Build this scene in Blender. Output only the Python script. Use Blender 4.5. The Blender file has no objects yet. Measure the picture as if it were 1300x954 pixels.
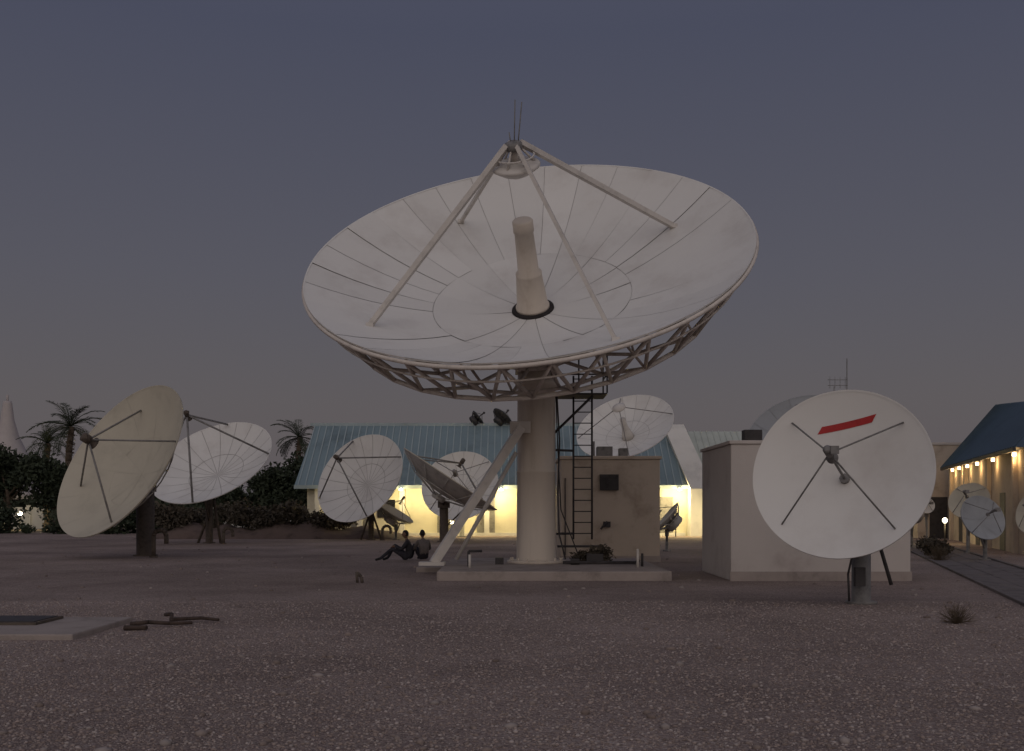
import bpy, bmesh, math, random
import numpy as np
from mathutils import Vector, Matrix
random.seed(7); rng=np.random.default_rng(7)
S=bpy.context.scene
V3=Vector
# ------------------------------------------------------------ materials
def nodes(name):
    m=bpy.data.materials.new(name); m.use_nodes=True
    nt=m.node_tree; b=nt.nodes['Principled BSDF']; return m,nt,b
def N(nt,t,**k):
    n=nt.nodes.new(t)
    for a,v in k.items(): setattr(n,a,v)
    return n
def mat(name,c,rough=.7,var=.15,scale=3,metal=0,bump=0,bscale=40,dirt=None,streak=False,tint=False,spec=.3):
    m,nt,b=nodes(name)
    tc=N(nt,'ShaderNodeTexCoord')
    mp=N(nt,'ShaderNodeMapping'); nt.links.new(tc.outputs['Object'],mp.inputs[0])
    if streak: mp.inputs['Scale'].default_value=(1,1,.15)
    no=N(nt,'ShaderNodeTexNoise'); no.inputs['Scale'].default_value=scale; no.inputs['Detail'].default_value=8; no.inputs['Roughness'].default_value=.65
    nt.links.new(mp.outputs[0],no.inputs['Vector'])
    r=N(nt,'ShaderNodeValToRGB'); nt.links.new(no.outputs['Fac'],r.inputs[0])
    e=r.color_ramp.elements
    d=dirt if dirt else tuple(x*(1-var*1.6) for x in c)
    e[0].position=.3; e[0].color=(*d,1)
    e[1].position=.62; e[1].color=(*[min(1,x*(1+var*.4)) for x in c],1)
    mid=e.new(.48); mid.color=(*c,1)
    out=r.outputs[0]
    if tint:
        at=N(nt,'ShaderNodeVertexColor'); at.layer_name='tint'
        mx=N(nt,'ShaderNodeMix',data_type='RGBA',blend_type='MULTIPLY'); mx.inputs[0].default_value=1
        nt.links.new(out,mx.inputs[6]); nt.links.new(at.outputs[0],mx.inputs[7]); out=mx.outputs[2]
    nt.links.new(out,b.inputs['Base Color'])
    b.inputs['Roughness'].default_value=rough; b.inputs['Metallic'].default_value=metal
    b.inputs['Specular IOR Level'].default_value=spec
    if bump:
        n2=N(nt,'ShaderNodeTexNoise'); n2.inputs['Scale'].default_value=bscale; n2.inputs['Detail'].default_value=5
        nt.links.new(tc.outputs['Object'],n2.inputs['Vector'])
        bp=N(nt,'ShaderNodeBump'); bp.inputs['Strength'].default_value=bump; bp.inputs['Distance'].default_value=.02
        nt.links.new(n2.outputs['Fac'],bp.inputs['Height']); nt.links.new(bp.outputs[0],b.inputs['Normal'])
    return m
M={}
M['white']=mat('white_panel_paint',(.69,.67,.63),.6,.05,.6,tint=True,dirt=(.60,.57,.53),spec=.2)
M['cream']=mat('cream_dish_paint',(.49,.45,.36),.6,.10,.8,tint=True,spec=.2)
M['grey']=mat('grey_dish_paint',(.33,.34,.35),.6,.08,1.5,tint=True,spec=.2)
M['darkdish']=mat('dark_dish_paint',(.07,.075,.085),.6,.08,1.5,tint=True,spec=.2)
M['back']=mat('dish_back_paint',(.42,.40,.37),.7,.2,2)
M['truss']=mat('truss_paint',(.62,.56,.50),.6,.2,3)
M['strut']=mat('strut_paint',(.58,.54,.49),.55,.14,3)
M['ped']=mat('pedestal_paint',(.58,.51,.43),.6,.14,1.4,dirt=(.43,.36,.29),streak=True,bump=.1,bscale=8)
M['dark']=mat('dark_steel',(.05,.045,.045),.6,.3,5)
M['galv']=mat('galvanised_steel',(.20,.19,.18),.6,.3,6)
M['rust']=mat('rusty_steel',(.10,.08,.065),.8,.3,8,bump=.2)
M['hole']=mat('dark_gasket',(.03,.025,.025),.9,.3,5)
M['stucco']=mat('stucco_tan',(.49,.41,.33),.9,.16,1.1,dirt=(.34,.27,.21),bump=.5,bscale=60)
M['stuccow']=mat('stucco_pale',(.52,.47,.43),.9,.12,.9,dirt=(.40,.34,.31),bump=.5,bscale=60)
M['wallw']=mat('hall_wall_paint',(.66,.61,.46),.85,.12,.8,bump=.2,bscale=30)
M['conc']=mat('concrete',(.33,.28,.25),.9,.25,1.6,bump=.5,bscale=50)
M['conc2']=mat('paving_concrete',(.16,.14,.135),.9,.3,2.5,bump=.6,bscale=40)
M['teal']=mat('teal_metal_roof',(.175,.235,.255),.5,.2,.5,spec=.4)
M['tealr']=mat('teal_roof_seam',(.30,.36,.37),.5,.12,.6,spec=.4)
M['teal2']=mat('dark_teal_roof',(.05,.08,.105),.5,.15,.6,spec=.4)
M['pale']=mat('pale_roof_sheet',(.44,.47,.42),.5,.12,.6)
M['plaster']=mat('white_plaster',(.64,.62,.57),.8,.1,1)
M['red']=mat('red_paint',(.42,.03,.03),.5,.1,5)
M['soil']=mat('dark_soil',(.12,.085,.07),.95,.35,1.2,bump=1,bscale=6)
M['bark']=mat('palm_bark',(.10,.075,.055),.95,.35,6,bump=.8,bscale=12)
M['leaf']=mat('foliage_dark',(.035,.045,.025),.8,.6,1.3,dirt=(.012,.017,.010))
M['dry']=mat('dry_brush',(.12,.09,.06),.9,.4,4)
M['olive']=mat('shrub_foliage',(.075,.062,.045),.85,.5,2.0)
M['canvas']=mat('tent_canvas',(.42,.38,.37),.8,.08,1)
M['skin']=mat('skin_tone',(.16,.09,.06),.6,.1,20)
M['hair']=mat('black_hair',(.012,.01,.01),.7,.2,40)
M['shirt1']=mat('dark_shirt',(.03,.028,.032),.9,.2,12)
M['shirt2']=mat('grey_shirt',(.14,.12,.11),.9,.2,12)
M['trou']=mat('dark_trousers',(.03,.028,.035),.9,.2,12)
M['glass']=mat('dark_glass',(.02,.02,.025),.2,.1,3,spec=.6)
M['wood']=mat('weathered_wood',(.07,.05,.04),.9,.4,10,bump=.4)
def emis(name,c,s):
    m,nt,b=nodes(name); b.inputs['Emission Color'].default_value=(*c,1); b.inputs['Emission Strength'].default_value=s
    b.inputs['Base Color'].default_value=(.8,.8,.8,1); return m
M['lamp']=emis('warm_lamp_glass',(1,.78,.42),10)
M['lampw']=emis('white_lamp_glass',(1,.9,.62),8)
def gravel():
    m,nt,b=nodes('pink_gravel')
    tc=N(nt,'ShaderNodeTexCoord')
    v=N(nt,'ShaderNodeTexVoronoi'); v.inputs['Scale'].default_value=50; v.inputs['Randomness'].default_value=1
    nt.links.new(tc.outputs['Object'],v.inputs['Vector'])
    sx=N(nt,'ShaderNodeSeparateColor'); nt.links.new(v.outputs['Color'],sx.inputs[0])
    r=N(nt,'ShaderNodeValToRGB'); nt.links.new(sx.outputs[0],r.inputs[0])
    e=r.color_ramp.elements; e[0].color=(.21,.165,.145,1); e[1].color=(.45,.39,.35,1)
    a=e.new(.45); a.color=(.32,.255,.225,1); a=e.new(.8); a.color=(.37,.30,.265,1)
    n=N(nt,'ShaderNodeTexNoise'); n.inputs['Scale'].default_value=.22; n.inputs['Detail'].default_value=10; n.inputs['Roughness'].default_value=.66
    nt.links.new(tc.outputs['Object'],n.inputs['Vector'])
    r2=N(nt,'ShaderNodeValToRGB'); nt.links.new(n.outputs['Fac'],r2.inputs[0])
    r2.color_ramp.elements[0].position=.32; r2.color_ramp.elements[0].color=(.60,.57,.56,1)
    r2.color_ramp.elements[1].position=.66; r2.color_ramp.elements[1].color=(1.10,1.08,1.08,1)
    mx=N(nt,'ShaderNodeMix',data_type='RGBA',blend_type='MULTIPLY'); mx.inputs[0].default_value=1
    nt.links.new(r.outputs[0],mx.inputs[6]); nt.links.new(r2.outputs[0],mx.inputs[7])
    nt.links.new(mx.outputs[2],b.inputs['Base Color'])
    b.inputs['Roughness'].default_value=.95; b.inputs['Specular IOR Level'].default_value=.15
    inv=N(nt,'ShaderNodeMath',operation='MULTIPLY'); inv.inputs[1].default_value=-.6
    nt.links.new(v.outputs['Distance'],inv.inputs[0])
    n3=N(nt,'ShaderNodeTexNoise'); n3.inputs['Scale'].default_value=1.6; n3.inputs['Detail'].default_value=7
    nt.links.new(tc.outputs['Object'],n3.inputs['Vector'])
    sm=N(nt,'ShaderNodeMath',operation='MULTIPLY_ADD'); sm.inputs[1].default_value=4
    nt.links.new(n3.outputs['Fac'],sm.inputs[0]); nt.links.new(inv.outputs[0],sm.inputs[2])
    bp=N(nt,'ShaderNodeBump'); bp.inputs['Strength'].default_value=.9; bp.inputs['Distance'].default_value=.03
    nt.links.new(sm.outputs[0],bp.inputs['Height']); nt.links.new(bp.outputs[0],b.inputs['Normal'])
    return m
M['gravel']=gravel()
def pebmat():
    m,nt,b=nodes('pebble_stone')
    g=N(nt,'ShaderNodeVertexColor'); g.layer_name='tint'
    nt.links.new(g.outputs[0],b.inputs['Base Color']); b.inputs['Roughness'].default_value=.9
    b.inputs['Specular IOR Level'].default_value=.2
    return m
M['peb']=pebmat()
# ------------------------------------------------------------ builder
def link(o): S.collection.objects.link(o); return o
def empty(name,loc=(0,0,0)):
    o=bpy.data.objects.new(name,None); o.location=loc; o.empty_display_size=.3; return link(o)
class B:
    def __init__(s): s.v=[];s.f=[];s.t=[];s.sm=[];s.mi=[];s.cur=0;s.tint=1.0
    def face(s,idx,sm=False): s.f.append(tuple(idx)); s.t.append(s.tint); s.sm.append(sm); s.mi.append(s.cur)
    def tube(s,p,q,r,r2=None,n=8,cap=True,sq=False):
        p=V3(p);q=V3(q); r2=r if r2 is None else r2
        d=(q-p)
        if d.length<1e-6: return
        d.normalize(); a=V3((0,0,1)) if abs(d.z)<.95 else V3((1,0,0))
        x=d.cross(a).normalized(); y=d.cross(x)
        if sq: n=4
        o=len(s.v); ph=math.pi/4 if sq else 0
        for c,rr in((p,r),(q,r2)):
            for i in range(n):
                an=2*math.pi*i/n+ph; s.v.append(c+(x*math.cos(an)+y*math.sin(an))*rr)
        for i in range(n):
            j=(i+1)%n; s.face((o+i,o+j,o+n+j,o+n+i),not sq)
        if cap: s.face([o+i for i in range(n)][::-1]); s.face([o+n+i for i in range(n)])
    def path(s,pts,r,n=8,r2=None):
        k=len(pts)-1
        for i in range(k):
            a=r if r2 is None else r+(r2-r)*i/k; b=r if r2 is None else r+(r2-r)*(i+1)/k
            s.tube(pts[i],pts[i+1],a,b,n)
    def ring(s,pts,r,n=6):
        for i in range(len(pts)): s.tube(pts[i],pts[(i+1)%len(pts)],r,n=n,cap=False)
    def box(s,c,size,rz=0):
        c=V3(c); hx,hy,hz=[k/2 for k in size]; o=len(s.v); R=Matrix.Rotation(rz,3,'Z')
        for z in(-hz,hz):
            for x,y in((-hx,-hy),(hx,-hy),(hx,hy),(-hx,hy)): s.v.append(c+R@V3((x,y,z)))
        for f in((3,2,1,0),(4,5,6,7),(0,1,5,4),(1,2,6,5),(2,3,7,6),(3,0,4,7)): s.face([o+i for i in f])
    def bx(s,x0,x1,y0,y1,z0,z1): s.box(((x0+x1)/2,(y0+y1)/2,(z0+z1)/2),(x1-x0,y1-y0,z1-z0))
    def poly(s,pts): o=len(s.v); s.v+= [V3(p) for p in pts]; s.face(range(o,o+len(pts)))
    def hexa(s,bot,top):
        o=len(s.v); s.v+=[V3(p) for p in bot]+[V3(p) for p in top]
        for f in((3,2,1,0),(4,5,6,7),(0,1,5,4),(1,2,6,5),(2,3,7,6),(3,0,4,7)): s.face([o+i for i in f])
    def rev(s,c,ax,prof,n=24,sm=True,xa=None):
        c=V3(c);ax=V3(ax).normalized(); a=V3((0,0,1)) if abs(ax.z)<.95 else V3((1,0,0))
        x=ax.cross(a).normalized(); y=ax.cross(x); o=len(s.v)
        for r,h in prof:
            for i in range(n):
                an=2*math.pi*i/n; s.v.append(c+ax*h+(x*math.cos(an)+y*math.sin(an))*r)
        for k in range(len(prof)-1):
            for i in range(n):
                j=(i+1)%n; s.face((o+k*n+i,o+k*n+j,o+(k+1)*n+j,o+(k+1)*n+i),sm)
        s.face([o+i for i in range(n)][::-1]); m=o+(len(prof)-1)*n; s.face([m+i for i in range(n)])
    def obj(s,name,mats,parent=None,bevel=0):
        org=V3(parent.location) if parent else V3((0,0,0))
        me=bpy.data.meshes.new(name); me.from_pydata([tuple(V3(p)-org) for p in s.v],[],s.f)
        if not isinstance(mats,(list,tuple)): mats=[mats]
        for m in mats: me.materials.append(M[m])
        me.polygons.foreach_set('use_smooth',s.sm); me.polygons.foreach_set('material_index',s.mi)
        if any(m in('white','cream','grey','darkdish') for m in mats):
            ca=me.color_attributes.new('tint','FLOAT_COLOR','CORNER'); arr=[]
            for f,t in zip(s.f,s.t): arr+= [t,t,t,1.0]*len(f)
            ca.data.foreach_set('color',arr)
        me.update()
        o=link(bpy.data.objects.new(name,me))
        if parent: o.parent=parent
        if bevel:
            b=o.modifiers.new('bevel','BEVEL'); b.width=bevel; b.segments=2; b.limit_method='ANGLE'
        return o
# ------------------------------------------------------------ dish
def frame(n,s=None):
    n=V3(n).normalized()
    if s is None:
        t=(V3((0,0,1))-n*n.z).normalized(); s=t.cross(n)
    else:
        s=V3(s); s=(s-n*s.dot(n)).normalized(); t=n.cross(s)
    return n,s,t
class D: pass
def reflector(Vx,n,R,F,rings,mat_='white',gap=.014,thick=.035,s=None,hub=.3,tilt=.006,nback=48,tv=.06):
    d=D(); d.n,d.s,d.t=frame(n,s); d.V=V3(Vx); d.F=F; d.R=R
    def P(r,a,off=0.0): return d.V+d.s*(r*math.cos(a))+d.t*(r*math.sin(a))+d.n*(r*r/4/F+off)
    d.P=P
    b=B()
    for r0,r1,cnt in rings:
        na=max(2,int(64/cnt)); nr=6
        for k in range(cnt):
            b.tint=1+random.uniform(-tv,tv*.4)
            a0=2*math.pi*k/cnt; a1=2*math.pi*(k+1)/cnt; o=len(b.v)
            dz=[random.uniform(-tilt,tilt) for _ in range(4)]
            for i in range(nr+1):
                r=r0+gap/2+(r1-r0-gap)*i/nr; g=gap/2/max(r,.1)
                for j in range(na+1):
                    a=a0+g+(a1-a0-2*g)*j/na; u=i/nr;w=j/na
                    off=(dz[0]*(1-u)*(1-w)+dz[1]*u*(1-w)+dz[2]*u*w+dz[3]*(1-u)*w)
                    b.v.append(P(r,a,off))
            for i in range(nr):
                for j in range(na):
                    q=o+i*(na+1)+j; b.face((q,q+1,q+na+2,q+na+1),True)
    b.tint=.9
    b.cur=1; o=len(b.v); nr=8
    for i in range(nr+1):
        r=hub+(R-hub)*i/nr
        for j in range(nback): b.v.append(P(r,2*math.pi*j/nback,-thick))
    for i in range(nr):
        for j in range(nback):
            k=(j+1)%nback; b.face((o+i*nback+j,o+(i+1)*nback+j,o+(i+1)*nback+k,o+i*nback+k),True)
    b.cur=0; b.tint=1
    L=[(R,-thick),(R+.01,-thick),(R+.01,.004),(R-.02,.006)]
    o=len(b.v)
    for r,of in L:
        for j in range(nback*2): b.v.append(P(r,math.pi*j/nback,of))
    for i in range(3):
        for j in range(nback*2):
            k=(j+1)%(nback*2); b.face((o+i*nback*2+j,o+i*nback*2+k,o+(i+1)*nback*2+k,o+(i+1)*nback*2+j))
    d.b=b; d.mat=mat_
    return d
def small_dish(C,n,R,F,base,apex,mat_='white',cnt=12,feet=(.7,.98),fa=45,nstr=4,pole=.14,feed='horn',gap=.015,name='satellite_dish',feedr=.09,strutr=.022,pmat='galv',gz=0,brace=True,tv=.05,bmat='back',bw=2.6):
    nn=V3(n).normalized(); dep=R*R/4/F; Vx=V3(C)-nn*dep
    root=empty(name,(base[0],base[1],gz))
    d=reflector(Vx,nn,R,F,[(.0,R*.45,cnt),(R*.45,R,cnt)] if R>1.8 else [(.0,R,cnt)],mat_,gap=gap,hub=.02,tilt=.004,tv=tv)
    d.b.obj('reflector',[mat_,bmat],root)
    b=B()
    for i in range(12):
        a=2*math.pi*i/12
        b.tube(d.P(.25,a,-.22),d.P(R*.6,a,-.14),.02,n=5); b.tube(d.P(R*.6,a,-.14),d.P(R*.97,a,-.07),.02,n=5)
    b.ring([d.P(R*.6,2*math.pi*i/24,-.14) for i in range(24)],.022)
    b.rev(d.V-d.n*.35,d.n,[(.25,0),(.32,.05),(.32,.28)],16)
    b.obj('back_frame',bmat,root)
    b=B(); ap=d.V+d.n*apex
    for i in range(nstr):
        a=math.radians(fa+360/nstr*i); b.tube(d.P(R*feet[1],a,.01),ap+(d.s*math.cos(a)+d.t*math.sin(a))*.07,strutr,n=6)
    b.obj('feed_struts','galv',root)
    b=B()
    if feed=='horn':
        b.rev(ap-d.n*.18,d.n,[(feedr*1.5,0),(feedr*1.5,.03),(feedr*.8,.05),(feedr*.8,.2),(feedr*1.1,.22),(feedr*1.1,.42),(feedr*.5,.45)],16)
        b.box(ap+d.n*.2+d.s*.09,(.12,.1,.12))
    else:
        b.rev(d.V,d.n,[(.32,0),(.24,.3),(.15,.7),(.14,apex*.62),(.1,apex*.63)],16)
        b.rev(ap,d.n,[(.06,-.18),(.33,-.05),(.33,0),(.1,.12)],20)
    b.obj('feed',pmat if feed=='horn' else 'strut',root)
    b=B(); bs=V3((base[0],base[1],gz)); hz=d.V-d.n*.3
    topz=min(hz.z-.1,hz.z-.25); pb=pole+.10
    b.rev(bs,(0,0,1),[(pb,0),(pb,.04),(pole,.041),(pole,topz-gz)],16)
    top=V3((base[0],base[1],topz))
    b.box(top,(pole*bw,pole*bw,.3))
    for sg in(-1,1):
        b.tube(top+d.s*sg*pole*1.2,hz+d.s*sg*.2,.05,n=8)
    b.tube(hz-d.s*.3,hz+d.s*.3,.05)
    if brace: b.tube(V3((base[0],base[1],gz+max(.3,(topz-gz)*.35))),d.P(R*.5,-math.pi/2,-.2),.035,n=6)
    b.obj('pedestal',pmat,root)
    d.root=root; d.ap=ap
    return d
# ---- main antenna
Vb=V3((.50,24.3,6.25)); nb=(-.12,-.610,.783)
RB=5.11
root=empty('large_satellite_dish',(.6,25.2,.2))
big=reflector(Vb,nb,RB,4.18,[(.5,2.35,16),(2.35,RB,32)],'white',gap=.009,s=(.99,0,.14),hub=.5,tilt=.011,nback=128,tv=.05,thick=.03)
big.b.obj('reflector',['white','back'],root)
P=big.P; TAU=2*math.pi
b=B()
NR=32
A=[P(RB-.05,TAU*i/NR,-.11) for i in range(NR)]
Bq=[P(4.22,TAU*(i+.5)/NR,-.88) for i in range(NR)]
Cq=[P(2.7,TAU*(i+.5)/NR,-1.05) for i in range(NR)]
Dq=[big.V+(big.s*math.cos(TAU*(i+.5)/NR)+big.t*math.sin(TAU*(i+.5)/NR))*1.1-big.n*.95 for i in range(NR)]
T4=[P(4.15,TAU*i/NR,-.14) for i in range(NR)]; T3=[P(2.7,TAU*i/NR,-.14) for i in range(NR)]; T1=[P(1.1,TAU*i/NR,-.14) for i in range(NR)]
for i in range(NR):
    j=(i+1)%NR
    b.tube(A[i],Bq[i],.042,n=6); b.tube(A[j],Bq[i],.042,n=6)
    b.tube(A[i],T4[i],.04,n=6); b.tube(T4[i],T3[i],.04,n=6); b.tube(T3[i],T1[i],.04,n=6)
    if i%2==0:
        b.tube(T4[i],Bq[i],.03,n=6); b.tube(Bq[i],Cq[i],.045,n=6); b.tube(Cq[i],Dq[i],.045,n=6)
        b.tube(T3[i],Cq[i],.03,n=6)
b.ring([P(RB+.02,TAU*i/96,-.10) for i in range(96)],.05)
b.ring(Bq,.055); b.ring(Cq,.045); b.ring(Dq,.07)
b.ring([P(RB-.3,TAU*(i+.0)/96,-.42) for i in range(96)],.024)
b.obj('back_truss','truss',root)
b=B()
b.rev(big.V-big.n*1.05,big.n,[(.9,0),(1.1,.1),(1.1,.95),(.6,1.0)],32)
b.obj('hub','truss',root)
b=B()
b.rev(big.V-big.n*.02,big.n,[(.50,0),(.50,.07),(.43,.08)],36)
b.obj('hub_gasket','hole',root)
b=B()
b.rev(big.V,big.n,[(.40,.05),(.40,.12),(.37,.14),(.30,.9),(.305,.91),(.305,.96),(.245,1.0),(.215,1.95),(.235,1.96),(.235,2.2),(.21,2.23),(.18,2.23)],36)
b.obj('feed_cone','ped',root)
b=B()
ap=big.V+big.n*3.93
for k,a in enumerate((201,291,21,111)):
    a=math.radians(a); foot=P(3.95,a,.0); q=ap+(big.s*math.cos(a)+big.t*math.sin(a))*.16
    b.tube(foot,q,.08 if k in(0,2) else .055,sq=True)
    b.box(foot,(.16,.16,.1))
b.obj('quadripod','strut',root)
b=B()
b.rev(big.V,big.n,[(.10,3.20),(.30,3.28),(.52,3.42),(.54,3.46),(.50,3.50),(.12,3.58)],36)
b.ring([big.V+big.n*3.67+(big.s*math.cos(TAU*i/24)+big.t*math.sin(TAU*i/24))*.42 for i in range(24)],.02)
for i in range(6):
    c=big.s*math.cos(TAU*i/6)+big.t*math.sin(TAU*i/6)
    b.tube(big.V+big.n*3.5+c*.42,ap-big.n*.1+c*.15,.025,n=6)
b.tube(big.V+big.n*3.5,ap,.1)
b.obj('subreflector','strut',root)
b=B(); b.rev(ap-big.n*.12,big.n,[(.17,0),(.19,.05),(.19,.14),(.1,.18)],16)
for dx,l in((.02,.95),(.10,.9),(-.05,.25)):
    b.tube(ap+V3((dx,0,0)),ap+V3((dx*1.8,0,l)),.013,n=5)
b.obj('apex_and_lightning_rods','galv',root)
b=B(); pc=V3((.6,25.2,.2))
b.rev(pc,(0,0,1),[(.72,0),(.72,.06),(.52,.07),(.49,.10),(.475,2.2),(.485,2.21),(.485,2.25),(.472,2.26),(.465,4.3),(.52,4.32),(.52,4.45),(.46,4.47),(.46,4.8)],40)
for i in range(16):
    a=TAU*i/16; b.tube(pc+V3((.63*math.cos(a),.63*math.sin(a),.05)),pc+V3((.63*math.cos(a),.63*math.sin(a),.13)),.025,n=6)
b.obj('pedestal_column','ped',root)
b=B()
b.box((.6,25.25,5.05),(.95,.8,.3)); b.box((.15,25.1,5.3),(.14,.7,.9)); b.box((1.05,25.1,5.3),(.14,.7,.9))
b.tube((-.1,24.9,5.55),(1.3,24.9,5.55),.12,n=12)
b.box((.6,24.85,5.5),(.6,.5,.5))
b.obj('elevation_yoke','truss',root)
b=B()
b.tube((.22,24.72,3.5),(-1.85,24.1,.24),.14,sq=True)
b.tube((.1,24.9,2.9),(-1.35,24.75,.3),.05,n=8)
b.box((.2,24.85,3.5),(.5,.3,.28)); b.box((-1.88,24.1,.24),(.6,.4,.08))
b.obj('azimuth_brace','strut',root)
b=B()
for x in(1.56,2.03):
    b.tube((x,26,.75),(x,26,4.9),.028,n=6)
for i in range(15): b.tube((1.56,26,.9+i*.28),(2.03,26,.9+i*.28),.014,n=5)
b.tube((1.1,25.7,.9),(1.56,26,.9),.03); b.tube((1.1,25.7,3.0),(1.56,26,3.0),.03)
b.bx(1.0,2.35,25.3,26.4,4.35,4.39)
for (x,y) in((1.0,25.3),(2.35,25.3),(2.35,26.4),(1.65,25.3)): b.tube((x,y,4.39),(x,y,5.35),.022,n=6)
for z in(4.85,5.35):
    b.tube((1.0,25.3,z),(2.35,25.3,z),.022,n=6); b.tube((2.35,25.3,z),(2.35,26.4,z),.022,n=6)
b.tube((1.05,25.2,3.4),(2.0,25.4,4.33),.035,n=6); b.tube((1.0,25.5,3.5),(1.0,25.5,4.35),.03,n=6)
b.path([(1.1,25.1,4.3),(1.16,25.0,3.2),(1.12,25.0,1.9),(1.15,24.95,.9),(1.3,24.9,.3)],.022,6)
b.path([(1.08,25.2,4.3),(1.12,25.1,3.0),(1.2,25.1,1.5),(1.6,25.0,.45),(2.2,25.0,.3)],.016,6)
b.bx(1.15,2.2,25.8,26.1,.55,.6)
b.obj('ladder_and_platform','dark',root)
b=B()
b.box((2.0,24.8,.33),(.4,.3,.22)); b.box((1.5,24.4,.27),(.2,.25,.13)); b.box((-.3,24.5,.28),(.2,.2,.16))
b.path([(-1.0,23.6,.2),(-1.0,23.6,.55),(-.7,23.7,.55)],.03); b.tube((3.0,23.6,.2),(3.0,23.6,.5),.03)
b.path([(1.2,24.2,.26),(2.9,24.2,.26),(3.1,25,.26)],.035)
b.obj('base_fittings','dark',root)
b=B(); b.tube((2.85,23.2,.2),(2.85,23.2,.62),.03); b.tube((-.95,23.0,.2),(-.95,23.0,.5),.03); b.obj('marker_posts','strut',root)
b=B(); b.bx(-1.6,3.4,21.75,27.6,-.1,.2); b.bx(-2.3,-1.62,24.6,27.2,-.1,.13)
b.obj('concrete_plinth','conc',bevel=.025)
# ---- other antennas
rd=small_dish((5.14,16,2.10),(-.45,-.85,.27),1.37,1.28,(5.66,16.6),1.27,cnt=1,fa=43,feet=(.7,.88),pole=.15,gap=0,feedr=.06,strutr=.014,tv=0)
b=B()
ns=12; lo=[];hi=[]
for i in range(ns+1):
    f=i/ns; x=-.44+f*.84; yl=.72+f*.16; yh=yl+.12
    lo.append(rd.P(math.hypot(x,yl),math.atan2(yl,x),.008)); x2=x+.07; hi.append(rd.P(math.hypot(x2,yh),math.atan2(yh,x2),.008))
for i in range(ns): b.poly([lo[i],lo[i+1],hi[i+1],hi[i]])
b.obj('red_stripe_mark','red',rd.root)
b=B(); b.tube(rd.V+rd.n*.02,rd.ap,.022); b.tube(rd.V,rd.V+rd.n*.08,.08); b.obj('waveguide','galv',rd.root)
b=B(); b.path([(5.5,16.4,1.0),(5.35,16.3,.5),(5.4,16.4,.06)],.018,6); b.path([(5.95,16.7,1.1),(6.15,16.6,.3)],.03,6); b.box((5.55,16.35,.45),(.16,.1,.3)); b.obj('cables','dark',rd.root)
ld=small_dish((-12.1,31.5,3.05),(-.524,-.69,.47),2.7,2.0,(-11.85,33.1),2.0,'cream',cnt=12,fa=20,feet=(.7,.8),pole=.28,gap=.004,pmat='rust',feedr=.13,strutr=.03,brace=False,tv=.02,bw=1.9)
d2=small_dish((-12.95,44,3.55),(-.20,-.62,.72),2.72,2.4,(-13.3,45),3.2,cnt=20,fa=10,pole=.16,gap=.018,pmat='rust',strutr=.045,nstr=4)
b=B()
for sx in(-1,1): b.tube((-13.3+sx*.5,45,0),(-13.1,45,1.9),.06)
b.tube((-13.1,44.4,0),(-13.2,45,1.9),.06); b.obj('tripod','rust',d2.root)
d3=small_dish((-7.3,49,3.0),(-.42,-.78,.44),2.36,1.9,(-6.85,49.8),2.6,cnt=20,fa=28,pole=.14,gap=.018,pmat='rust',strutr=.04)
b=B()
for sx in(-1,1): b.tube((-6.85+sx*.5,49.8,0),(-6.85,49.8,1.5),.05)
b.obj('tripod','rust',d3.root)
d4=small_dish((-2.75,46,2.85),(.55,.02,.83),2.5,2.0,(-3.1,46.6),1.6,'cream',cnt=12,fa=45,pole=.2,gap=.006,pmat='rust',strutr=.035,tv=.02)
d5=small_dish((-2.75,54,2.75),(-.15,-.85,.45),2.05,1.7,(-2.7,55),1.9,cnt=20,fa=45,pole=.14,gap=.018)
d6=small_dish((5.5,50,5.55),(-.30,-.60,.70),2.42,2.0,(5.7,51),1.9,cnt=20,fa=20,pole=.25,gap=.012,feed='cass')
d7=small_dish((10.0,35,3.95),(-.35,-.70,.62),2.0,1.7,(10.3,35.8),1.9,'grey',cnt=16,fa=45,pole=.2,gap=.01,feet=(.5,.6))
small_dish((5.5,36.5,1.25),(-.72,.02,.6),.62,.55,(5.55,36.7),.6,'cream',cnt=8,pole=.05,gap=.004,strutr=.012,feedr=.04)
small_dish((8.2,39,1.5),(-.7,.25,.5),.75,.6,(8.35,39.2),.6,'grey',cnt=8,pole=.06,gap=.004,strutr=.012,feedr=.04)
small_dish((-5.7,50,1.35),(.5,-.1,.85),1.0,.9,(-5.7,50.3),.9,'cream',cnt=8,pole=.07,gap=.004,strutr=.015,feedr=.05)
small_dish((13.8,30,1.27),(.15,-.85,.35),.68,.6,(14.0,30.3),.6,'grey',cnt=12,pole=.06,gap=.004,strutr=.012,feedr=.04)
small_dish((15.4,34.5,1.8),(-.55,-.65,.45),.66,.6,(15.5,34.8),.6,'cream',cnt=8,pole=.06,gap=.004,strutr=.012,feedr=.04)
small_dish((17.0,42,1.65),(-.1,-.85,.2),.32,.3,(17.1,42.2),.3,'white',cnt=8,pole=.04,gap=.003,strutr=.01,feedr=.03)
small_dish((15.1,39,1.4),(-.85,-.35,.3),.62,.5,(15.3,39.2),.5,'cream',cnt=8,pole=.05,gap=.003,strutr=.01,feedr=.03)
small_dish((16.4,32,1.45),(-.85,-.35,.3),.75,.6,(16.6,32.2),.6,'cream',cnt=8,pole=.06,gap=.003,strutr=.01,feedr=.03)
for c_,n_,r_ in(((-2.0,61,6.95),(.75,.1,.6),.48),((-.55,61,6.98),(.6,.3,.7),.68)):
    small_dish(c_,n_,r_,.8*r_,(c_[0]+.1,61.2),.8*r_,'darkdish',cnt=8,pole=.05,gap=.003,strutr=.012,feedr=.04,pmat='dark',gz=6.3,bmat='dark')
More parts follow.
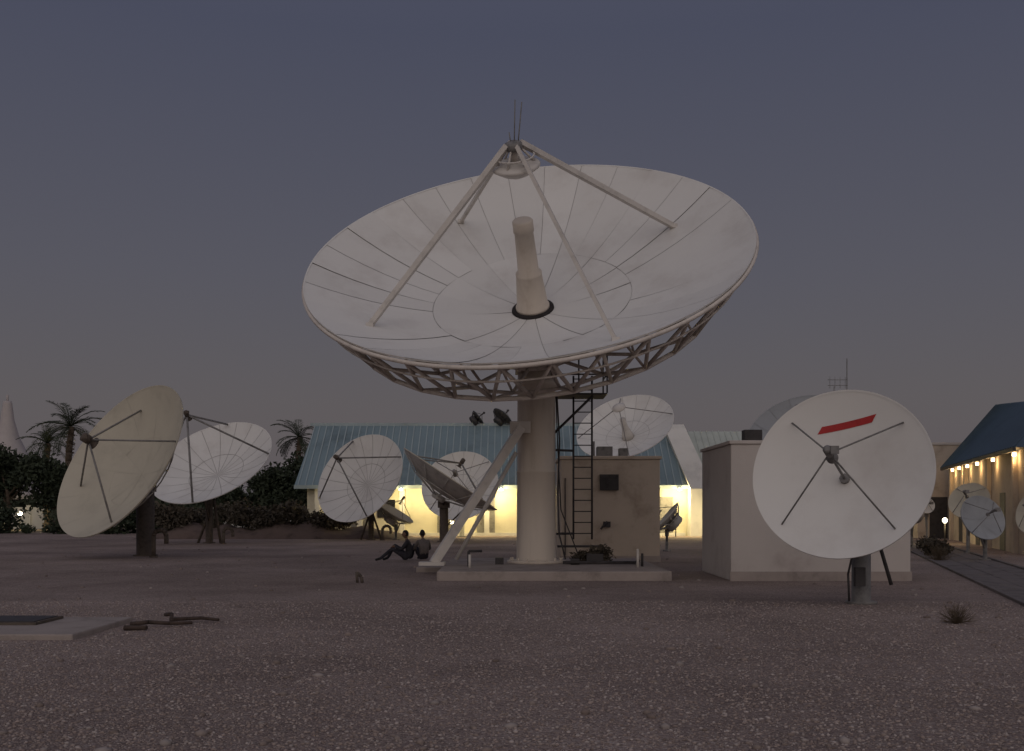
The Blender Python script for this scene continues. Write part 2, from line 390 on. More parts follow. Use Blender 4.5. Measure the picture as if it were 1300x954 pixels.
def goose(x,y,h=.75):
    r=empty('vent_pipe',(x,y,0)); b=B(); pts=[V3((x,y,0)),V3((x,y,h*.7))]
    for k in range(7):
        a=math.pi*k/6; pts.append(V3((x+.2-.2*math.cos(a),y,h*.7+.2*math.sin(a))))
    pts.append(V3((x+.4,y,h*.45))); b.path(pts,.07,10); b.rev((x,y,0),(0,0,1),[(.13,0),(.13,.04)],12)
    b.obj('pipe','rust',r)
goose(-11.2,32.0,.95); goose(-12.4,44,.7); goose(-6.2,49,.7)
# ------------------------------------------------------------ buildings
k=empty('equipment_kiosk',(2.8,30.7,0)); b=B()
b.bx(1.39,4.22,29.2,32.2,0,2.93); b.obj('walls','stucco',k,bevel=.02)
b=B(); b.bx(1.34,4.27,29.15,32.25,2.932,3.03); b.obj('roof_coping','stucco',k,bevel=.02)
b=B(); b.bx(1.37,4.24,29.17,29.199,0,.18); b.obj('plinth_band','conc',k)
b=B(); b.bx(2.5,3.03,29.08,29.197,2.05,2.5); 
for i in range(6): b.bx(2.53,3.0,29.05,29.078,2.09+i*.065,2.12+i*.065)
b.obj('louvre_vent','dark',k)
b=B(); b.bx(2.6,2.8,29.1,29.198,1.0,1.16); b.path([(2.67,29.1,1.1),(2.67,28.9,1.15),(2.5,28.85,.95)],.03); b.bx(1.5,1.53,29.16,29.198,.2,2.4); b.obj('wall_fittings','dark',k)
b=B(); b.bx(2.5,2.95,30,30.5,3.032,3.35); b.bx(3.15,3.4,30,30.4,3.032,3.3); b.tube((2.4,30,3.03),(2.4,30,3.5),.03); b.obj('rooftop_units','galv',k,bevel=.01)
k=empty('equipment_shelter',(6.5,23.4,0)); b=B()
b.bx(4.64,8.45,21.7,25,0,2.9); b.obj('walls','stuccow',k,bevel=.02)
b=B(); b.bx(4.60,8.49,21.66,25.04,2.902,2.98); b.obj('roof_coping','stuccow',k,bevel=.015)
b=B(); b.bx(4.62,8.47,21.675,21.697,0,.2); b.obj('plinth_band','conc',k)
b=B(); b.bx(5.2,5.6,22.9,23.2,2.982,3.3); b.obj('roof_box','dark',k,bevel=.01)
b=B(); b.tube((7.85,24,2.98),(7.85,24,5.05),.012,n=6)
for z,w in((4.55,.45),(4.42,.5)):
    b.tube((7.4,24,z),(7.87,24,z),.007,n=5)
    for i in range(4): b.tube((7.45+i*.12,24,z-.07),(7.45+i*.12,24,z+.07),.005,n=5)
b.tube((7.55,24,2.98),(7.55,24,4.4),.010,n=5)
b.obj('mast_antenna','galv',k)
# long hall
k=empty('broadcast_hall',(0,57,0)); HX0,HX1=-12.0,14.0
b=B(); b.bx(HX0+.6,HX1-.1,57,66,0,2.68); b.obj('walls','wallw',k)
def slope_roof(x0,x1,parent,name,matn,y0=56.4,z0=2.75,y1=61,z1=6.5,xa=0,rib=.36,ribh=.045,ribm='tealr'):
    b=B()
    b.hexa([(x0,y0,z0-.06),(x1,y0,z0-.06),(x1,66,z0-.06),(x0,66,z0-.06)],[(x0,y0,z0),(x1,y0,z0),(x1,66,z0),(x0,66,z0)])
    o=len(b.v); z2=z0+.003; b.v+=[V3(p) for p in((x0,y0,z2),(x1,y0,z2),(x1,y1,z1),(x0+xa,y1,z1),(x0,66,z2),(x1,66,z2))]
    b.face((o,o+1,o+2,o+3)); b.face((o+3,o+2,o+5,o+4)); b.face((o,o+3,o+4)); b.face((o+1,o+5,o+2))
    b.obj(name,matn,parent)
    nrm=V3((0,-(z1-z0),(y1-y0))).normalized(); b=B(); x=x0+rib/2
    while x<x1:
        b.tube(V3((x,y0,z0))+nrm*.01,V3((max(x,x0+xa),y1,z1))+nrm*.01,ribh,sq=True); x+=rib
    b.obj(name+'_seams',ribm,parent)
slope_roof(HX0,9.6,k,'roof','teal',xa=.3,rib=.40)
slope_roof(9.6,HX1,k,'pale_roof','pale',z1=6.1,ribm='pale')
b=B(); b.bx(HX0,9.6,60.9,61.15,6.42,6.6); b.obj('ridge_cap','tealr',k)
b=B(); b.bx(HX0,HX1,56.33,56.395,2.60,2.8); b.obj('fascia','tealr',k)
b=B()
b.hexa([(9.75,55.9,2.6),(11.0,55.9,2.6),(11.0,57,2.6),(9.75,57,2.6)],[(8.9,60.2,6.45),(10.1,60.2,6.45),(10.1,61.4,6.45),(8.9,61.4,6.45)])
b.bx(9.75,11.0,55.9,56.9,0,2.597)
b.obj('gable_fin','plaster',k)
b=B()
x=HX0+1.2
while x<HX1:
    if not 9.3<x<11.2: b.bx(x-.14,x+.14,56.75,56.998,0,2.66)
    x+=2.35
b.bx(HX0+.6,9.6,56.7,56.996,0,.16)
b.obj('pilasters','plaster',k)
b=B()
for x in(-8.9,-4.1,-1.9,.9,8.0,12.3):
    b.bx(x-.05,x+.95,56.93,56.994,.17,2.15)
b.obj('doors',['galv'],k)
b=B()
for x in(-7.0,-3.0,7.0,11.6):
    b.bx(x-.5,x+.5,56.95,56.992,1.0,2.0)
b.obj('windows',['glass'],k)
def lamp(x,y,z,e,par,c=(1,.78,.38),r=.12,name='lamp_light'):
    l=bpy.data.lights.new(name,'POINT'); l.energy=e; l.color=c; l.shadow_soft_size=r
    o=link(bpy.data.objects.new(name,l)); o.parent=par; o.location=V3((x,y,z))-V3(par.location)
b=B()
for x,e in((-6.1,100),(-4.4,120),(-2.4,150),(-.6,240),(7.4,210),(9.2,200),(11.7,260),(-9.5,30)):
    b.tube((x,56.15,2.50),(x,56.15,2.58),.10,n=12); b.tube((x,56.15,2.58),(x,56.4,2.66),.02); lamp(x,55.9,2.25,e*.75,k,c=(1,.80,.38))
b.obj('eave_lamps','lampw',k)
for x,e in((8.7,150),(10.6,120),(-3.2,60)):  # extra lamps, added in front to brighten the hall wall and fin base
    k=empty('fill_lamp_post',(x,54.4,0)); b=B(); b.tube((x,54.4,0),(x,54.4,.7),.03); b.obj('post','dark',k)
    b=B(); b.rev((x,54.4,.7),(0,0,1),[(.05,0),(.09,.06),(.09,.14),(.03,.18)],12); b.obj('globe','lampw',k); lamp(x,54.4,1.05,e*.55,k,c=(1,.80,.38))
# right building along path
def wp(t,off,z):
    d=V3((-.273,-.962,0)); nrm=V3((-.962,.273,0)); p=V3((21.5,50,0))+d*t+nrm*off; return V3((p.x,p.y,z))
k=empty('blue_roofed_building',(20,42,0)); b=B(); TL=17.5
b.hexa([wp(0,0,0),wp(TL,0,0),wp(TL,-9,0),wp(0,-9,0)],[wp(0,0,3.5),wp(TL,0,3.5),wp(TL,-9,3.5),wp(0,-9,3.5)]); b.obj('walls','stucco',k)
b=B()
e0,e1,e2,e3=wp(-.3,.5,3.503),wp(TL+.3,.5,3.503),wp(TL+.3,-9.3,3.503),wp(-.3,-9.3,3.503)
q0,q1,q2,q3=wp(-.3,-2.0,6.55),wp(6.0,-3.2,6.15),wp(6.0,-6,6.15),wp(-.3,-6,6.55)
b.hexa([e0,e1,e2,e3],[q0,q1,q2,q3])
for i in range(44):
    f=i/43; b.tube(e0.lerp(e1,f)+V3((0,0,.01)),q0.lerp(q1,f)+V3((0,0,.01)),.035,sq=True)
b.obj('roof','teal2',k)
b=B(); b.hexa([wp(-.3,.5,3.38),wp(TL+.3,.5,3.38),wp(TL+.3,.42,3.38),wp(-.3,.42,3.38)],[wp(-.3,.52,3.5),wp(TL+.3,.52,3.5),wp(TL+.3,.42,3.5),wp(-.3,.42,3.5)]); b.obj('fascia','dark',k)
b=B()
for t in(1.2,3.4,5.8,8.4,12.0,16.0):
    b.tube(wp(t,.15,3.3),wp(t,.15,3.42),.06,n=10); lamp(*wp(t,.25,3.15),12,k,c=(1,.62,.26),r=.06)
b.obj('downlights','lamp',k)
b=B()
for t in(2.3,7.1,9.7,12.6): b.hexa([wp(t,.02,.0),wp(t+1,.02,.0),wp(t+1,.003,.0),wp(t,.003,0)],[wp(t,.02,2.1),wp(t+1,.02,2.1),wp(t+1,.003,2.1),wp(t,.003,2.1)])
b.obj('doors','dark',k)
b=B()
for t in(0.1,4.6,10.4,15.6): b.hexa([wp(t,.16,0),wp(t+.35,.16,0),wp(t+.35,.003,0),wp(t,.003,0)],[wp(t,.16,3.49),wp(t+.35,.16,3.49),wp(t+.35,.003,3.49),wp(t,.003,3.49)])
b.obj('pilasters','stucco',k)
k=empty('annex_block',(22,53,0)); b=B(); b.bx(20.6,24,52,56,0,4.75); b.obj('walls','stucco',k,bevel=.02)
b=B(); b.bx(20.55,24.05,51.95,56.05,4.752,4.87); b.obj('coping','stuccow',k)
b=B(); b.bx(21.2,22.1,51.95,51.995,0,2.1); b.obj('door','dark',k)
k=empty('boundary_wall',(17,60,0)); b=B(); b.bx(14,20.5,60,60.25,0,2.1); b.bx(13.95,20.55,59.95,60.3,2.102,2.2); b.obj('wall','wallw',k)
for xx in(16.6,18.6):
    k=empty('fill_lamp_post',(xx,44.0,0)); b=B(); b.tube((xx,44,0),(xx,44,.9),.035); b.obj('post','dark',k)
    b=B(); b.rev((xx,44,.9),(0,0,1),[(.05,0),(.10,.08),(.10,.16),(.04,.22)],12); b.obj('globe','lampw',k); lamp(xx,43.8,.95,14,k)
k=empty('boundary_wall',(-35,74,0)); b=B(); b.bx(-60,-14,76,76.25,0,1.6)
for i in range(23): b.bx(-60+i*2,-59.7+i*2,75.9,75.998,0,1.75)
b.obj('wall','plaster',k)
for x in(-36.6,-34.6,-31.8):
    k=empty('fill_lamp_post',(x,72,0)); b=B(); b.tube((x,72,0),(x,72,1.0),.04); b.obj('post','dark',k)
    b=B(); b.rev((x,72,1.0),(0,0,1),[(.08,0),(.15,.1),(.15,.22),(.05,.3)],12); b.obj('globe','lampw',k); lamp(x,71.6,1.2,70,k,c=(1,.85,.4))
# tent
k=empty('peaked_tent',(-40.5,82,0)); b=B()
prof=[(6.5,2.2),(5.0,2.9),(3.6,3.7),(2.4,4.7),(1.5,5.9),(.85,7.3),(.5,8.6),(.35,9.9),(.3,10.1)]
b.rev((-40.4,82,0),(0,0,1),prof,32); b.tube((-40.4,82,10),(-40.4,82,10.6),.1); b.obj('canvas','canvas',k)
b=B()
for i in range(8): a=TAU*i/8; b.tube((-40.4+6.3*math.cos(a),82+6.3*math.sin(a),0),(-40.4+6.3*math.cos(a),82+6.3*math.sin(a),2.3),.08)
b.obj('poles','strut',k)
# ------------------------------------------------------------ ground
me=bpy.data.meshes.new('ground'); n=2500
me.from_pydata([(-n,-n,0),(n,-n,0),(n,n,0),(-n,n,0)],[],[(0,1,2,3)]); me.materials.append(M['gravel']); link(bpy.data.objects.new('ground',me))
def pp(t,off,z): 
    d=V3((.2863,.958,0)); nr=V3((.958,-.2863,0)); p=V3((8.05,16.1,0))+d*t+nr*off; return V3((p.x,p.y,z))
b=B(); t=-12
while t<34:
    for j in range(3):
        o0=.14+j*.55; zz=.012+random.uniform(0,.008)
        b.hexa([pp(t+.01,o0+.01,-.02),pp(t+.01,o0+.54,-.02),pp(t+.54,o0+.54,-.02),pp(t+.54,o0+.01,-.02)],[pp(t+.01,o0+.01,zz),pp(t+.01,o0+.54,zz),pp(t+.54,o0+.54,zz),pp(t+.54,o0+.01,zz)])
    t+=.55
b.obj('paved_path','conc2')
b=B(); t=-12
while t<34:
    for o0 in(0,1.82):
        b.hexa([pp(t,o0,-.02),pp(t,o0+.1,-.02),pp(t+.97,o0+.1,-.02),pp(t+.97,o0,-.02)],[pp(t,o0,.05),pp(t,o0+.1,.05),pp(t+.97,o0+.1,.05),pp(t+.97,o0,.05)])
    t+=.98
b.obj('path_kerb','conc2',bevel=.008)
def pebbles(name,cnt,y0,y1,smin,smax,pw=1.15,dk=1.0):
    ico=bmesh.new(); bmesh.ops.create_icosphere(ico,subdivisions=1,radius=1); 
    iv=np.array([v.co[:] for v in ico.verts]); fi=np.array([[v.index for v in f.verts] for f in ico.faces]); ico.free()
    nv=len(iv)
    y=y0+(y1-y0)*rng.random(cnt)**pw; x=(rng.random(cnt)*2-1)*(y*.56+.5)
    q=((x-8.05)*.958-(y-16.1)*.2863); ok=~((q>-.05)&(q<2.0)); 
    ok&=~((x>-1.7)&(x<3.5)&(y>21.6)&(y<27.8)); ok&=~((x<-5.1)&(y>11.9)&(y<14)); ok&=~((x>4.5)&(x<8.6)&(y>21.5)&(y<25.2))
    x=x[ok];y=y[ok]; cnt=len(x)
    sz=smin+(smax-smin)*rng.random(cnt)**3
    sc=np.stack([sz*(.7+.6*rng.random(cnt)),sz*(.7+.6*rng.random(cnt)),sz*(.45+.3*rng.random(cnt))],1)
    an=rng.random(cnt)*6.283; c,s=np.cos(an),np.sin(an)
    jit=1+.25*(rng.random((cnt,nv))-.5)
    P_=iv[None]*sc[:,None]*jit[...,None]
    X=P_[...,0]*c[:,None]-P_[...,1]*s[:,None]+x[:,None]; Y=P_[...,0]*s[:,None]+P_[...,1]*c[:,None]+y[:,None]; Z=P_[...,2]+sc[:,2:3]*.3
    co=np.stack([X,Y,Z],-1).reshape(-1,3)
    faces=(fi[None]+(np.arange(cnt)*nv)[:,None,None]).reshape(-1,3)
    me=bpy.data.meshes.new(name); me.vertices.add(len(co)); me.vertices.foreach_set('co',co.ravel().astype(np.float32))
    me.loops.add(faces.size); me.loops.foreach_set('vertex_index',faces.ravel().astype(np.int32))
    me.polygons.add(len(faces)); me.polygons.foreach_set('loop_start',np.arange(0,faces.size,3,dtype=np.int32))
    me.polygons.foreach_set('use_smooth',np.ones(len(faces),dtype=bool))
    me.update(calc_edges=True)
    ca=me.color_attributes.new('tint','FLOAT_COLOR','POINT')
    base=np.array([[.33,.27,.24],[.29,.23,.20],[.42,.36,.33],[.25,.195,.17],[.35,.28,.245]])*dk
    col=base[rng.integers(0,5,cnt)]*(.85+.3*rng.random((cnt,1)))
    col=np.concatenate([col,np.ones((cnt,1))],1); ca.data.foreach_set('color',np.repeat(col,nv,0).ravel().astype(np.float32))
    me.materials.append(M['peb']); return link(bpy.data.objects.new(name,me))
pebbles('gravel',75000,5.5,17,.005,.018)
pebbles('scattered_stones',900,6.5,45,.015,.055,1.5,.75)
k=empty('concrete_manhole_slab',(-6.5,13,0)); b=B(); b.bx(-8.2,-5.15,12.0,13.9,-.05,.07); b.obj('slab','conc',k,bevel=.02)
b=B(); b.bx(-7.1,-6.0,12.9,13.7,.072,.105); b.obj('hatch_frame','rust',k)
b=B(); b.bx(-7.05,-6.05,12.95,13.65,.107,.115); b.obj('hatch_cover','dark',k)
b=B(); b.bx(-8.9,-6.2,11.35,11.7,-.02,.06); b.obj('curb_piece','conc',k,bevel=.02)
k=empty('driftwood_debris',(-4.4,13.4,0)); b=B()
b.path([(-4.95,13.3,.04),(-4.7,13.25,.07),(-4.45,13.3,.05),(-4.2,13.45,.04)],.03,7,.022)
b.path([(-4.7,13.9,.10),(-4.55,13.7,.13),(-4.5,13.55,.05)],.028,7,.02); b.path([(-4.6,13.75,.05),(-4.2,13.85,.06),(-3.95,13.8,.04)],.028,7,.02)
b.path([(-4.9,12.95,.03),(-4.6,12.9,.04)],.035,7,.03); b.obj('branches','wood',k)
k=empty('pipe_stub',(-3.15,21.2,0)); b=B(); b.path([(-3.2,21.2,0),(-3.22,21.2,.22)],.03); b.path([(-3.1,21.2,0),(-3.12,21.2,.12),(-3.2,21.2,.2)],.035); b.obj('stub','rust',k)
# ------------------------------------------------------------ vegetation
def leaves(name,blobs,cnt,size,matn,parent=None,loc=None,elong=1.0):
    blobs=np.array(blobs,float); w=(blobs[:,3]*blobs[:,4]*blobs[:,5])**.7; w/=w.sum()
    idx=rng.choice(len(blobs),cnt,p=w); d=rng.normal(size=(cnt,3)); d/=np.linalg.norm(d,axis=1)[:,None]
    rad=(rng.random(cnt)**.45)*(1+.22*rng.normal(size=cnt).clip(-1,1.6))
    c=blobs[idx,:3]+d*rad[:,None]*blobs[idx,3:]
    c[:,2]=np.maximum(c[:,2],.03)
    u=rng.normal(size=(cnt,3)); u/=np.linalg.norm(u,axis=1)[:,None]; v=np.cross(u,rng.normal(size=(cnt,3))); v/=np.linalg.norm(v,axis=1)[:,None]
    s=size*(.5+rng.random(cnt))[:,None]
    q=np.stack([c-u*s*elong,c+v*s*.5,c+u*s*elong,c-v*s*.5],1).reshape(-1,3)
    off=np.array(parent.location) if parent else np.zeros(3); q=q-off
    me=bpy.data.meshes.new(name); f=np.arange(cnt*4).reshape(-1,4)
    me.from_pydata(q.tolist(),[],f.tolist()); me.materials.append(M[matn]); o=link(bpy.data.objects.new(name,me))
    if parent:o.parent=parent
    return o
def broad_tree(x,y,h,w,seed):
    random.seed(seed); k=empty('leafy_tree',(x,y,0)); b=B(); b.path([(x,y,0),(x+.1,y,h*.3),(x-.05,y,h*.5)],.2,8,.12); bl=[]
    for i in range(9):
        a=random.uniform(0,TAU); rr=random.uniform(.1,.5)*w; z=h*random.uniform(.36,.88); e=(x+rr*math.cos(a),y+rr*math.sin(a)*.7,z)
        b.path([(x,y,h*random.uniform(.2,.45)),e],.08,6,.02); q=random.uniform(.16,.28)*w; bl.append((*e,q,q,q*.8))
    b.obj('trunk','bark',k); leaves('crown',bl,6500,.14,'leaf',k)
for i,(x,y,h,w) in enumerate([(-35.5,67,4.9,5),(-32.5,66,5.6,5),(-29.5,66,4.6,4.5),(-26.8,67,4.3,4.2),(-38,66,4.6,5),(-24,68,3.9,4),(-16.3,66,4.3,4),(-14.2,67,4.8,4),(-12.6,66,3.6,3.2),(-20,70,3.6,4.5)]): broad_tree(x,y,h,w,i+3)
def palm(x,y,h,L,nf=34,seed=1):
    random.seed(seed); k=empty('palm_tree',(x,y,0)); b=B()
    pts=[V3((x+.12*math.sin(i*.6),y,h*i/12)) for i in range(13)]; b.path(pts,.27,10,.19)
    for i in range(60):
        a=i*2.4; z=h*i/60; b.box((x+.24*math.cos(a),y+.24*math.sin(a),z),(.12,.12,.1),a)
    b.obj('trunk','bark',k); b=B(); top=V3((x,y,h))
    for f in range(nf):
        a=random.uniform(0,TAU); el=math.radians(random.uniform(-30,80)); l=L*random.uniform(.8,1.15)
        dh=V3((math.cos(a),math.sin(a),0)); e=el; seg=12; prev=top.copy()
        for i in range(seg):
            e-=math.radians(3.5+5*i/seg); d=dh*math.cos(e)+V3((0,0,1))*math.sin(e); nx=prev+d*l/seg
            b.tube(prev,nx,.025,n=3,cap=False)
            side=V3((-math.sin(a),math.cos(a),0))
            for m in range(2):
                q=prev.lerp(nx,m/2+.2)
                ll=.42*L/2.6*math.sin(math.pi*min(.97,(i+1+m/2)/(seg+1)))+.10
                for sg in(-1,1):
                    dr=(side*sg+d*.9+V3((0,0,random.uniform(-.35,.25)))).normalized()*ll
                    b.poly([q-d*.03,q+dr*.5+d*.02,q+dr,q+dr*.5-d*.04])
            prev=nx
    b.obj('fronds','leaf',k)
palm(-30.2,70,7.1,2.7,34,2); palm(-15.6,75,6.7,2.4,28,5); palm(-33.6,74,6.2,2.3,26,8); palm(-27.6,76,6.3,2.2,24,9); palm(-14.0,78,5.9,2.1,22,12)
def mound(x0,x1,y0,y1,h,name):
    b=B(); nx,ny=60,18
    random.seed(4)
    ph=[random.uniform(0,6) for _ in range(6)]
    for i in range(nx+1):
        for j in range(ny+1):
            u=i/nx;w=j/ny; x=x0+(x1-x0)*u;y=y0+(y1-y0)*w
            e=min(1,math.sin(math.pi*u)*1.7)*math.sin(math.pi*w)**.8
            z=h*e*(.75+.2*math.sin(x*1.1+ph[0])+.12*math.sin(x*2.7+y+ph[1]))+.05*math.sin(x*6+ph[2])*e
            b.v.append(V3((x,y,max(z,-.02) if 0<u<1 and 0<w<1 else -.03)))
    for i in range(nx):
        for j in range(ny):
            q=i*(ny+1)+j; b.face((q,q+ny+1,q+ny+2,q+1),True)
    b.obj(name,'soil')
mound(-19,-5.2,50.5,55.5,.95,'earth_mound')
k=empty('shrub_hedge',(-12,53,0)); bl=[]
random.seed(11)
for i in range(46):
    x=random.uniform(-18.5,-8.8); r=random.uniform(.35,.75); bl.append((x,random.uniform(51.8,54.2),.9+random.uniform(-.2,.55)*(1 if x<-10.5 else .4),r,r,r*.75))
leaves('foliage',bl,16000,.10,'olive',k)
k=empty('shrub_hedge',(-30,62,0)); bl=[]
for i in range(60):
    x=random.uniform(-42,-18) 
    if -30.6<x<-26.9: r=random.uniform(.2,.35)
    else: r=random.uniform(.6,1.3)
    bl.append((x,random.uniform(60,64),r*.8,r*1.1,r,r))
leaves('foliage',bl,22000,.13,'leaf',k)
bl=[]
for i in range(240):
    x=random.uniform(-150,150); r=random.uniform(1.2,2.6); bl.append((x,random.uniform(120,128),r*.8,r*1.6,r,r))
leaves('distant_trees',bl,40000,.4,'leaf')
def dryshrub(x,y,r,cnt=120):
    k=empty('dry_shrub',(x,y,0)); b=B()
    for i in range(cnt):
        a=random.uniform(0,TAU); e=random.uniform(.15,1.4); l=r*random.uniform(.5,1.1); d=V3((math.cos(a)*math.cos(e),math.sin(a)*math.cos(e),math.sin(e)))
        m=V3((x,y,0))+d*l*.55; b.tube((x+random.uniform(-.03,.03),y,0),m,.004,.003,n=3,cap=False)
        for _ in range(2): b.tube(m,m+(d+V3((random.uniform(-.6,.6),random.uniform(-.6,.6),random.uniform(-.3,.5))))*l*.4,.003,.002,n=3,cap=False)
    b.obj('twigs','dry',k)
dryshrub(5.95,13.7,.28); dryshrub(12.5,30,.5,160)
k=empty('dry_shrub',(2.3,24.9,.2)); leaves('foliage',[(2.15,24.9,.42,.3,.2,.22),(1.7,24.9,.35,.25,.2,.15)],900,.05,'olive',k)
for x,y in((13.6,33),(14.2,34.5),(15,37),(13.4,36),(14.6,40)):
    k=empty('garden_shrub',(x,y,0)); leaves('foliage',[(x,y,.25,.35,.35,.28),(x+.3,y+.1,.2,.3,.3,.2)],900,.06,'olive',k)
# ------------------------------------------------------------ people
def person(x,y,rot,shirt,lean=0.0,armmode=0,z0=0.0):
    J={'pel':(0,0,.13,.135),'sp':(.05,0,.30,.125),'ch':(.03-lean,0,.47,.14),'nb':(-.01-lean,0,.60,.062),'nk':(-.035-lean,0,.68,.052)}
    E=[('pel','sp'),('sp','ch'),('ch','nb'),('nb','nk')]
    for s,q in((1,'L'),(-1,'R')):
        J['sh'+q]=(0.0-lean,s*.17,.545,.068); J['hip'+q]=(-.05,s*.09,.115,.095)
        if armmode==0: J['el'+q]=(-.16-lean,s*.25,.34,.046); J['wr'+q]=(-.38,s*.16,.43,.03)
        else: J['el'+q]=(-.10-lean,s*.26,.32,.046); J['wr'+q]=(-.32,s*.10,.33,.03)
        kn=(-.42,s*.13,.47,.062); an=(-.62,s*.12,.085,.043)
        if s==-1 and armmode==0: kn=(-.46,-.15,.36,.062); an=(-.80,-.14,.08,.043)
        J['kn'+q]=kn; J['an'+q]=an; J['to'+q]=(an[0]-.16,an[1]+s*.02,.035,.036)
        E+=[('ch','sh'+q),('sh'+q,'el'+q),('el'+q,'wr'+q),('pel','hip'+q),('hip'+q,'kn'+q),('kn'+q,'an'+q),('an'+q,'to'+q)]
    names=list(J); me=bpy.data.meshes.new('body'); me.from_pydata([J[n][:3] for n in names],[(names.index(a),names.index(b_)) for a,b_ in E],[])
    o=link(bpy.data.objects.new('tmp',me)); sm=o.modifiers.new('skin','SKIN'); 
    for i,n in enumerate(names):
        sv=me.skin_vertices[0].data[i]; sv.radius=(J[n][3],J[n][3]); sv.use_root=(i==0)
    ss=o.modifiers.new('sub','SUBSURF'); ss.levels=2; ss.render_levels=2
    dg=bpy.context.evaluated_depsgraph_get(); em=bpy.data.meshes.new_from_object(o.evaluated_get(dg)); bpy.data.objects.remove(o)
    k=empty('seated_person',(x,y,z0)); k.rotation_euler=(0,0,rot)
    em.materials.clear()
    for m in(shirt,'trou','skin','hair'): em.materials.append(M[m])
    def dseg(p,a,b_): 
        a=V3(a);b_=V3(b_);t=max(0,min(1,(p-a).dot(b_-a)/(b_-a).length_squared)); return (p-(a+(b_-a)*t)).length
    for pl in em.polygons:
        c=pl.center; best=min(E,key=lambda e:dseg(c,J[e[0]][:3],J[e[1]][:3])-min(J[e[0]][3],J[e[1]][3])*.5); pl.use_smooth=True
        nme=best[1]
        pl.material_index=3 if nme[:2]=='to' else 1 if nme[:2] in('hi','kn','an') or nme=='sp' and c.z<.2 else 2 if nme in('nk',) else 0
    bo=link(bpy.data.objects.new('body',em)); bo.parent=k
    hc=V3((-.06-lean,0,.785)); bm=bmesh.new(); bmesh.ops.create_uvsphere(bm,u_segments=28,v_segments=20,radius=1)
    for v in bm.verts:
        c=v.co; xx,yy,zz=c
        sx,sy,sz=.098,.076,.122
        if zz<0: sy*=1+.25*zz; sx*=1+.12*zz
        px=xx*sx;py=yy*sy;pz=zz*sz
        if xx<-.6:
            px-=.022*math.exp(-((yy/.16)**2+((zz+.18)/.2)**2))
            px-=.008*math.exp(-((yy/.3)**2+((zz+.52)/.08)**2))
            px+=.010*math.exp(-(((abs(yy)-.38)/.16)**2+((zz-.05)/.12)**2))
        v.co=V3((px,py,pz))+hc
    hm=bpy.data.meshes.new('head'); bm.to_mesh(hm); bm.free()
    hm.materials.append(M['skin']); hm.materials.append(M['hair'])
    for pl in hm.polygons:
        pl.use_smooth=True; c=pl.center-hc
        if c.z>.05 and c.x<.0 or c.x>.0 and c.z>-.05: pl.material_index=1
    ho=link(bpy.data.objects.new('head',hm)); ho.parent=k
    b=B()
    for s in(-1,1):
        b.cur=0; b.rev(hc+V3((.0,s*.074,-.005)),(0,s,.0),[(.012,0),(.03,.008),(.028,.016),(.012,.014)],10)
        b.cur=1; b.rev(hc+V3((-.088,s*.03,.005)),(-1,0,0),[(.011,0),(.009,.005),(.003,.007)],8); b.cur=0
        q='L' if s>0 else 'R'; w=V3(J['wr'+q][:3]); e=V3(J['el'+q][:3]); d=(w-e).normalized(); d=(d+V3((-.3,0,-.5))).normalized(); sd=d.cross(V3((0,0,1))).normalized(); up=sd.cross(d)
        b.tube(w-d*.01,w+d*.045,.028,.036,n=10); b.tube(w+d*.045,w+d*.08,.036,.033,n=10)
        for fi_,(off,l) in enumerate(((-.027,.066),(-.009,.076),(.009,.07),(.026,.055))):
            p0=w+d*.075+sd*off; p1=p0+d*l*.5-up*.008; p2=p1+(d-up*.9).normalized()*l*.5
            b.tube(p0,p1,.0095,.009,n=7); b.tube(p1,p2,.009,.007,n=7)
        p0=w+d*.03-sd*s*.03; p1=p0+(d-sd*s*.8).normalized()*.035; p2=p1+(d-up*.3).normalized()*.03
        b.tube(p0,p1,.012,.010,n=7); b.tube(p1,p2,.010,.008,n=7)
    ox=b.obj('hands_and_ears',['skin','hair']); ox.parent=k
person(-3.02,29.9,0.0,'shirt1',0.03,0)
person(-2.60,30.2,-math.radians(62),'shirt2',0.05,1)
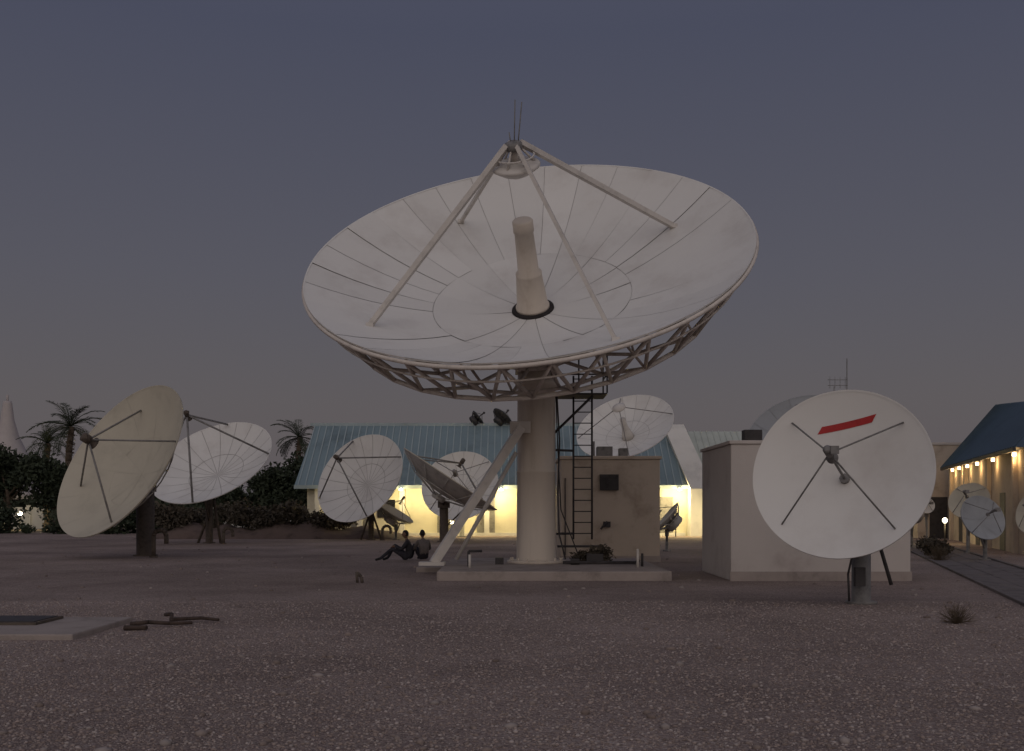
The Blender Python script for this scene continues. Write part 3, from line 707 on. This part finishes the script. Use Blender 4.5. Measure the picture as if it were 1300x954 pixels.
# ------------------------------------------------------------ light / world
w=bpy.data.worlds.new('World'); S.world=w; w.use_nodes=True; nt=w.node_tree; nt.nodes.clear()
out=N(nt,'ShaderNodeOutputWorld'); bg=N(nt,'ShaderNodeBackground'); bg2=N(nt,'ShaderNodeBackground'); add=N(nt,'ShaderNodeAddShader')
sky=N(nt,'ShaderNodeTexSky',sky_type='NISHITA'); sky.sun_disc=False; sky.sun_elevation=math.radians(1.0); sky.sun_rotation=math.radians(180); sky.air_density=1; sky.dust_density=2
nt.links.new(sky.outputs[0],bg.inputs[0]); bg.inputs[1].default_value=.01
tc=N(nt,'ShaderNodeTexCoord'); sp=N(nt,'ShaderNodeSeparateXYZ'); nt.links.new(tc.outputs['Generated'],sp.inputs[0])
rp=N(nt,'ShaderNodeValToRGB'); nt.links.new(sp.outputs['Z'],rp.inputs[0]); e=rp.color_ramp.elements
e[0].position=0; e[0].color=(.104,.093,.100,1); e[1].position=1; e[1].color=(.10,.108,.165,1)
for p,c in((.10,(.101,.093,.104)),(.22,(.086,.084,.108)),(.42,(.061,.065,.101))):
    a=e.new(p); a.color=(*c,1)
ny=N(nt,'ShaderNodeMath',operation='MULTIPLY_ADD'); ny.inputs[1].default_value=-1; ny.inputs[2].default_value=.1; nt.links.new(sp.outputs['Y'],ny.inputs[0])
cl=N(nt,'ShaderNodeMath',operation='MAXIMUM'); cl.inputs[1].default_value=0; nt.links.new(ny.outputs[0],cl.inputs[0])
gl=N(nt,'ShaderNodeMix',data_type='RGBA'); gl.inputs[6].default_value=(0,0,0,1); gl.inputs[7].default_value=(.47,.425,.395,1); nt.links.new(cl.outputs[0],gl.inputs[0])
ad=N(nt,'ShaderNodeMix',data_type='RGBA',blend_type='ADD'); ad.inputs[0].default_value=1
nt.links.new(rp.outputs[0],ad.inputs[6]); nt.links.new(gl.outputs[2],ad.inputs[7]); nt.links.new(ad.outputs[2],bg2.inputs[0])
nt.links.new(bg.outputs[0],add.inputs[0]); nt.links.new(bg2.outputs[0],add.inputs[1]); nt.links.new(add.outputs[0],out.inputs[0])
sl=bpy.data.lights.new('sun','SUN'); sl.energy=.10; sl.angle=math.radians(25); sl.color=(1,.88,.80)
so=link(bpy.data.objects.new('sun',sl)); so.rotation_euler=(math.radians(70),0,math.radians(-15))
# ------------------------------------------------------------ camera
cd=bpy.data.cameras.new('camera'); cam=link(bpy.data.objects.new('camera',cd)); cam.location=(0,0,1.55); cam.rotation_euler=(math.radians(90),0,0)
cd.sensor_width=36; cd.lens=36; cd.shift_y=168/1300; cd.clip_end=6000; cd.clip_start=.1
S.camera=cam
S.view_settings.view_transform='Standard'; S.view_settings.look='None'; S.view_settings.exposure=0
